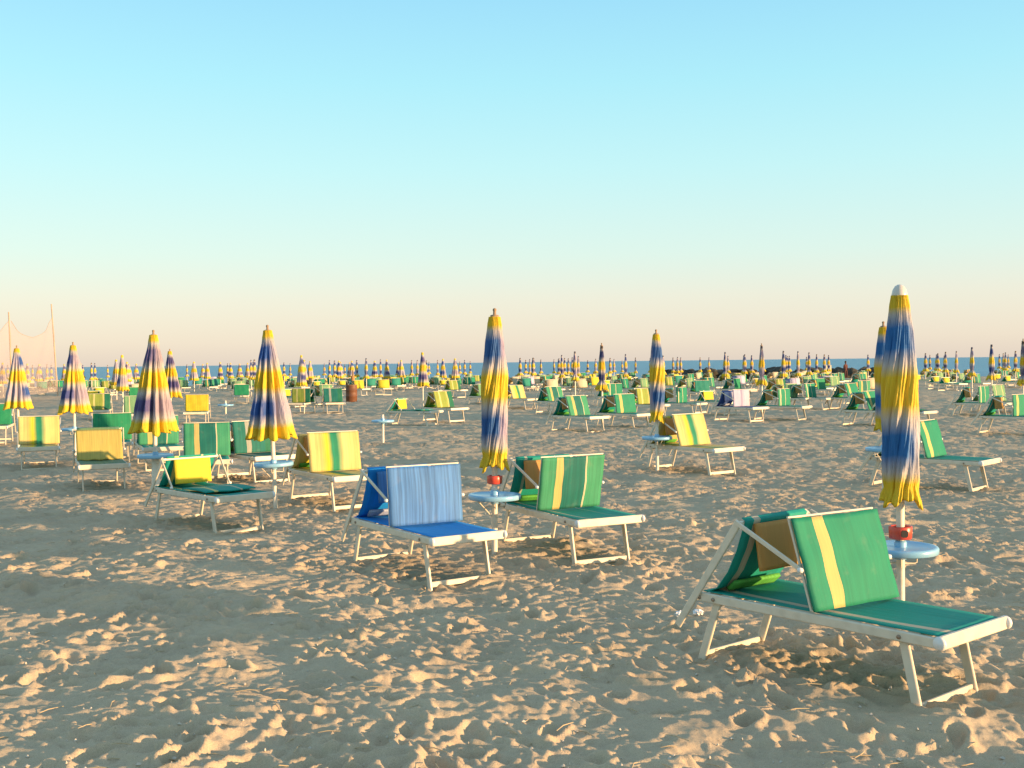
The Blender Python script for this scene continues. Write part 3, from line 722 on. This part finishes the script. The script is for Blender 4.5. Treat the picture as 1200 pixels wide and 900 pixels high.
far_schemes = [PG, GT, A1, WL, PA, PA, PA, PA, TQ, LS, YG, CRM, CRM, GT, YL, WL, LV, CRM, LS]
taken = []
def is_free(x, y, dmin=1.15):
    return all((x-a)**2+(y-b)**2 > dmin*dmin for a, b in taken)
for o in list(bpy.data.objects):
    if o.name.startswith('sun_lounger') and not o.parent:
        taken.append((o.location.x+.4, o.location.y-.5))
nl = 0
for x, y, o_, z in spots:
    if y < 44: continue
    for side_, word in ((-1, 'left'), (1, 'right')):
        ax = 38+rnd.uniform(-16, 14); h = math.radians(ax)
        px_, py_ = x+side_*math.cos(h)*.85+math.sin(h)*.5, y+side_*math.sin(h)*.85-math.cos(h)*.5
        if not is_free(px_, py_): continue
        taken.append((px_, py_)); nl += 1
        lounger(rnd.choice(far_schemes), 'flat' if rnd.random() < .12 else 'up', (px_, py_, 0), ax,
                f'tiny lounger on the {word} of the {o_} far parasol {z}', full=False, anchor=.7)

extra = {}
for k in range(4000):
    if nl > 246: break
    y = 46+57*rnd.random()**.6; u = rnd.uniform(200 if y > 74 else 560, 1230 if y > 74 else 1040)
    if y < 62 and 900 < u < 1010: continue
    d = ray(u, 440); x = d.x/d.y*y
    if not is_free(x, y, 1.5): continue
    taken.append((x, y)); nl += 1
    extra.setdefault(zone_of(min(max(u, 0), 1200)), []).append((u, x, y))
for z, L_ in extra.items():
    for k, (u, x, y) in enumerate(sorted(L_)):
        word = (ORD[k] if k < len(ORD) else f'number {k+1}')
        lounger(rnd.choice(far_schemes), 'flat' if rnd.random() < .08 else 'up', (x, y, 0), 38+rnd.uniform(-18, 16), f'tiny rear lounger, {word} loose one from left {z}', full=False, anchor=.7)

# ------------------------------------------------------------------ tall net on poles
p1, p2 = at(68, 464), at(15, 470)
p0 = p1+(p2-p1)*2.0
net_h = lambda p, v: CAMH+(428-v)/FPX*p.y*1.0
tops = [5.6, 4.6, 4.6]
net = empty('sports_net', p1); tag(net, 'tall pale sports net sagging between high wooden posts at the left', 'net')
pts = [p1, p2, p0]
for p, h, lean in zip(pts, tops, (-.30, -.12, 0)):
    a = p-p1
    MB().tube([(a.x, a.y, -.3), (a.x+lean, a.y, h)], [.05, .035], 10).build('post', M['pale_wood'], net)
mn, ntn, bn_ = mat('net cords', .8); bn_.inputs['Base Color'].default_value = (.70, .52, .40, 1)
tcn = N(ntn, 'ShaderNodeTexCoord'); sp = N(ntn, 'ShaderNodeSeparateXYZ'); ntn.links.new(tcn.outputs['UV'], sp.inputs[0])
outs = []
for ax_ in ('X', 'Y'):
    mm = N(ntn, 'ShaderNodeMath', operation='FRACT'); mu = N(ntn, 'ShaderNodeMath', operation='MULTIPLY'); mu.inputs[1].default_value = 22
    ntn.links.new(sp.outputs[ax_], mu.inputs[0]); ntn.links.new(mu.outputs[0], mm.inputs[0])
    lt = N(ntn, 'ShaderNodeMath', operation='LESS_THAN'); lt.inputs[1].default_value = .2; ntn.links.new(mm.outputs[0], lt.inputs[0]); outs.append(lt)
mx = N(ntn, 'ShaderNodeMath', operation='MAXIMUM'); ntn.links.new(outs[0].outputs[0], mx.inputs[0]); ntn.links.new(outs[1].outputs[0], mx.inputs[1])
trn = N(ntn, 'ShaderNodeBsdfTransparent'); tl = N(ntn, 'ShaderNodeBsdfTranslucent'); tl.inputs[0].default_value = (.70, .52, .40, 1)
m1 = N(ntn, 'ShaderNodeMixShader'); m1.inputs[0].default_value = .4; ntn.links.new(bn_.outputs[0], m1.inputs[1]); ntn.links.new(tl.outputs[0], m1.inputs[2])
m2 = N(ntn, 'ShaderNodeMixShader'); ntn.links.new(mx.outputs[0], m2.inputs[0]); ntn.links.new(trn.outputs[0], m2.inputs[1]); ntn.links.new(m1.outputs[0], m2.inputs[2])
ntn.links.new(m2.outputs[0], ntn.nodes['Material Output'].inputs[0])
for (pa, ha), (pb, hb), (la, lb) in (((p1, 4.75), (p2, 4.15), (-.26, -.10)), ((p2, 4.15), (p0, 4.15), (-.10, 0))):
    vs, fs, uv = [], [], []
    nu, nv = 24, 10
    for i in range(nu+1):
        s_ = i/nu; q_ = pa.lerp(pb, s_)-p1; top = ha*(1-s_)+hb*s_-1.0*4*s_*(1-s_)
        for j in range(nv+1):
            z = .25+(top-.25)*j/nv
            xo = (la*(1-s_)+lb*s_)*z/5
            vs.append((q_.x+xo+.06*math.sin(i*.7+j), q_.y+.10*math.sin(i*.5)*math.sin(j*.6), z)); uv.append((s_*(pb-pa).length, z))
    for i in range(nu):
        for j in range(nv): fs.append([i*(nv+1)+j, (i+1)*(nv+1)+j, (i+1)*(nv+1)+j+1, i*(nv+1)+j+1])
    k = MB(); k.add(vs, fs, 0, True); o = k.build('net_mesh', mn, net)
    ul = o.data.uv_layers.new(name='UVMap')
    for lp in o.data.loops: ul.data[lp.index].uv = uv[lp.vertex_index]
    MB().tube([vs[i*(nv+1)+nv] for i in range(nu+1)], .012, 6).build('top_rope', M['pale_wood'], net)

# ------------------------------------------------------------------ brown barrel and the post behind it
p = at(412, 471)
br = empty('litter_barrel', p); tag(br, 'rusty brown litter barrel alone on the open sand', 'barrel')
mbr = painted('rusty barrel', (.15, .055, .022), .6, amount=.6, dirt=(.09, .04, .02), scale=6)
MB().lathe([(.001, .0), (.235, 0), (.245, .02), (.25, .24), (.262, .25), (.262, .27), (.25, .28), (.25, .50), (.262, .51), (.262, .53), (.25, .54), (.245, .74), (.252, .76), (.236, .76), (.23, .70), (.225, .1), (.001, .08)], 36).build('drum', mbr, br)
hb = MB().tube([(.26*math.cos(a*PI/12), .26*math.sin(a*PI/12), .745) for a in range(25)], .012, 6, cap=False); hb.build('rim_hoop', M['wood'], br)
p = at(413.5, 462)
pk = empty('wooden_post', p); tag(pk, 'short orange brown wooden post behind the litter barrel', 'post')
MB().tube([(0, 0, -.2), (.01, 0, 1.05)], [.13, .115], 12).build('shaft', painted('post wood', (.42, .20, .07), .8, amount=.5, dirt=(.2, .1, .05)), pk)
MB().tube([(.01, 0, 1.05), (.01, 0, 1.38)], [.05, .045], 10).build('peg', M['wood'], pk)

# ------------------------------------------------------------------ breakwater rocks
mr_, ntr, brk = mat('dark wet rock', .85)
tcr = N(ntr, 'ShaderNodeTexCoord'); nr_ = N(ntr, 'ShaderNodeTexNoise'); nr_.inputs['Scale'].default_value = 3; nr_.inputs['Detail'].default_value = 8
ntr.links.new(tcr.outputs['Object'], nr_.inputs['Vector'])
rc = ramp(ntr, [(.3, (.018, .017, .013)), (.75, (.085, .075, .05))]); ntr.links.new(nr_.outputs['Fac'], rc.inputs[0]); ntr.links.new(rc.outputs[0], brk.inputs['Base Color'])
bpr = N(ntr, 'ShaderNodeBump'); bpr.inputs['Strength'].default_value = .8; ntr.links.new(nr_.outputs['Fac'], bpr.inputs['Height']); ntr.links.new(bpr.outputs[0], brk.inputs['Normal'])
import bmesh
rock_ms = []
for k in range(6):
    bm = bmesh.new(); bmesh.ops.create_icosphere(bm, subdivisions=3, radius=1)
    q = random.Random(40+k); pl = [(Vector((q.gauss(0, 1), q.gauss(0, 1), q.gauss(0, 1))).normalized(), q.uniform(.55, .85)) for _ in range(14)]
    for v_ in bm.verts:
        c_ = v_.co.normalized(); s_ = 1.0
        for n_, d_ in pl:
            dt = c_.dot(n_)
            if dt > 0: s_ = min(s_, d_/dt)
        v_.co = c_*(s_+.04*math.sin(c_.x*9+k)*math.sin(c_.y*8))
    me_ = bpy.data.meshes.new('breakwater_rock'); bm.to_mesh(me_); bm.free(); me_.materials.append(mr_); rock_ms.append(me_)
nrk = 0
for k in range(190):
    u = (rnd.uniform(780, 1048) if k < 90 else rnd.uniform(590, 1050)) if k < 160 else rnd.uniform(300, 600)
    d = ray(u, 425); y = 106.5+rnd.uniform(-.9, .9); x = d.x/d.y*y
    dense_ = 1 if (785 < u < 915 or 925 < u < 1045) else .62
    if k >= 160: dense_ = .38
    o = bpy.data.objects.new('breakwater_rock', rock_ms[k % 6]); COL.objects.link(o)
    s_ = rnd.uniform(.45, .85)*(.6+.4*dense_)
    o.scale = (s_*rnd.uniform(1, 1.7), s_, s_*rnd.uniform(.6, .9)); o.rotation_euler = (rnd.uniform(-.3, .3), rnd.uniform(-.3, .3), rnd.uniform(0, 6))
    lift = rnd.choice([.05, .30, .50]) if dense_ == 1 else 0
    o.location = (x, y, ground_z(0, y)+.12+lift*dense_)
    tag(o, 'dark boulder in the low breakwater at the water edge', 'rock', 'boulders of the breakwater')

# ------------------------------------------------------------------ cream board on a post and the person on the rocks
p = at(971, 452, 0); p = Vector((ray(971, 430).x/ray(971, 430).y*88, 88, ground_z(0, 88)))
bd = empty('notice_board', p); tag(bd, 'pale cream board on a post above the loungers near the rocks', 'notice board')
MB().tube([(0, 0, -.2), (0, 0, 1.25)], .035, 8).build('post', M['wood'], bd)
MB().bar((-.21, -.045, 1.02), (.21, -.045, 1.02), .03, .62).build('panel', painted('cream board', (.72, .66, .45), .6), bd)

def person(p, rz):
    me_ = bpy.data.meshes.new('person'); 
    V = [(0, 0, .95), (0, .01, 1.15), (0, .0, 1.36), (0, 0, 1.47), (0, -.02, 1.56), (0, -.01, 1.70),
         (.10, 0, .90), (.115, -.04, .50), (.12, 0, .09), (.13, -.13, .04),
         (-.10, 0, .90), (-.12, -.06, .50), (-.12, .03, .09), (-.13, -.10, .04),
         (.19, 0, 1.38), (.25, .03, 1.10), (.20, -.16, .95), (.17, -.24, .93),
         (-.19, 0, 1.38), (-.25, .03, 1.10), (-.20, -.16, .95), (-.17, -.24, .93)]
    E_ = [(0, 1), (1, 2), (2, 3), (3, 4), (4, 5), (0, 6), (6, 7), (7, 8), (8, 9), (0, 10), (10, 11), (11, 12), (12, 13), (2, 14), (14, 15), (15, 16), (16, 17), (2, 18), (18, 19), (19, 20), (20, 21)]
    Rr = [.15, .14, .15, .06, .085, .075, .10, .075, .05, .04, .10, .075, .05, .04, .07, .05, .04, .035, .07, .05, .04, .035]
    me_.from_pydata(V, E_, []); o = bpy.data.objects.new('person', me_); COL.objects.link(o)
    o.modifiers.new('skin', 'SKIN'); o.modifiers.new('sub', 'SUBSURF').levels = 1
    for sv, r_ in zip(me_.skin_vertices[0].data, Rr): sv.radius = (r_, r_*.85)
    me_.skin_vertices[0].data[0].use_root = True
    me_.materials.append(painted('dark red clothes', (.09, .025, .022), .9, amount=.2))
    o.location = p; o.rotation_euler = (0, 0, rz)
    h = MB(); h.lathe([(.001, 1.80), (.05, 1.785), (.085, 1.74), (.095, 1.68), (.09, 1.62), (.07, 1.60)], 14, c=(0, .012, 0)); h.build('hair', painted('dark hair', (.02, .014, .01), .7), o)
    return o
yP = 103.5; d = ray(991, 430)
o = person(Vector((d.x/d.y*yP, yP, ground_z(0, yP)-.02)), .5)
o.scale = (.95, .95, .95)
tag(o, 'person in dark red clothes standing by the rocks at the water edge', 'person')

# ------------------------------------------------------------------ crumpled paper beside the nearest lounger
for (u, v), lb in (((797, 723), 'left one of two crumpled white papers at the head of the large green lounger'), ((818, 721), 'right one of two crumpled white papers at the head of the large green lounger')):
    q = random.Random(u); bm = bmesh.new(); bmesh.ops.create_icosphere(bm, subdivisions=3, radius=.032)
    for v_ in bm.verts: v_.co *= q.uniform(.65, 1.25); v_.co.z *= .6
    me_ = bpy.data.meshes.new('crumpled_paper'); bm.to_mesh(me_); bm.free(); me_.materials.append(M['paper'])
    o = bpy.data.objects.new('crumpled_paper', me_); COL.objects.link(o); o.location = at(u, v)+Vector((0, 0, .02)); tag(o, lb, 'paper', 'crumpled papers')

# ------------------------------------------------------------------ shell bits and twigs lying on the sand
mb = MB(); q = random.Random(5)
for k in range(1100):
    y = 4.3+18*q.random()**1.7; x = q.uniform(-.5, .5)*y
    if abs(x) > 12: continue
    z = float(sample(np.array(x+3.1), np.array(y+1.7)))+.012*math.sin(x*.9+y*.35+1)+.012*math.sin(.45*x-1.1*y+.6)+.008*math.sin(1.9*x+.8*y)
    a = q.uniform(0, 6.3)
    if q.random() < .62:
        r_ = q.uniform(.004, .012); el = q.uniform(.6, 1.4)
        ring = [(x+r_*math.cos(a+b_*PI/3)*el*q.uniform(.7, 1.1), y+r_*math.sin(a+b_*PI/3)*q.uniform(.7, 1.1), z+q.uniform(0, .006)) for b_ in range(6)]
        mb.add(ring+[(x, y, z+.012)]+[(x, y, z-.004)], [[b_, (b_+1) % 6, 6] for b_ in range(6)]+[[(b_+1) % 6, b_, 7] for b_ in range(6)], 0)
    else:
        l = q.uniform(.02, .07); dx, dy = l*math.cos(a), l*math.sin(a)
        mb.tube([(x-dx, y-dy, z+.004), (x+q.uniform(-.01, .01), y+q.uniform(-.01, .01), z+.012), (x+dx, y+dy, z+.006)], [.002, .0026, .0015], 5, mi=1)
tag(mb.build('beach_debris', [painted('shell', (.55, .48, .38), .5, amount=.4), painted('dry straw', (.50, .38, .22), .9)]), kind='stuff')

# ------------------------------------------------------------------ camera
cam = bpy.data.cameras.new('camera'); cam.sensor_width = 36; cam.lens = 36*FPX/1200; cam.clip_end = 60000; cam.clip_start = .05
co_ = bpy.data.objects.new('camera', cam); COL.objects.link(co_); S.camera = co_
right, fwd, up = Vector((1, 0, 0)), Vector((0, 1, 0)), Vector((0, 0, 1))
f2 = ray(600, 450).normalized()
r2_ = (ray(700, 450)-ray(600, 450)).normalized(); u2_ = r2_.cross(f2)
co_.matrix_world = Matrix(((r2_.x, u2_.x, -f2.x, 0), (r2_.y, u2_.y, -f2.y, 0), (r2_.z, u2_.z, -f2.z, CAMH), (0, 0, 0, 1)))
S.render.resolution_x, S.render.resolution_y = 1024, 768
print('loungers far', nl, 'objects', len(bpy.data.objects))
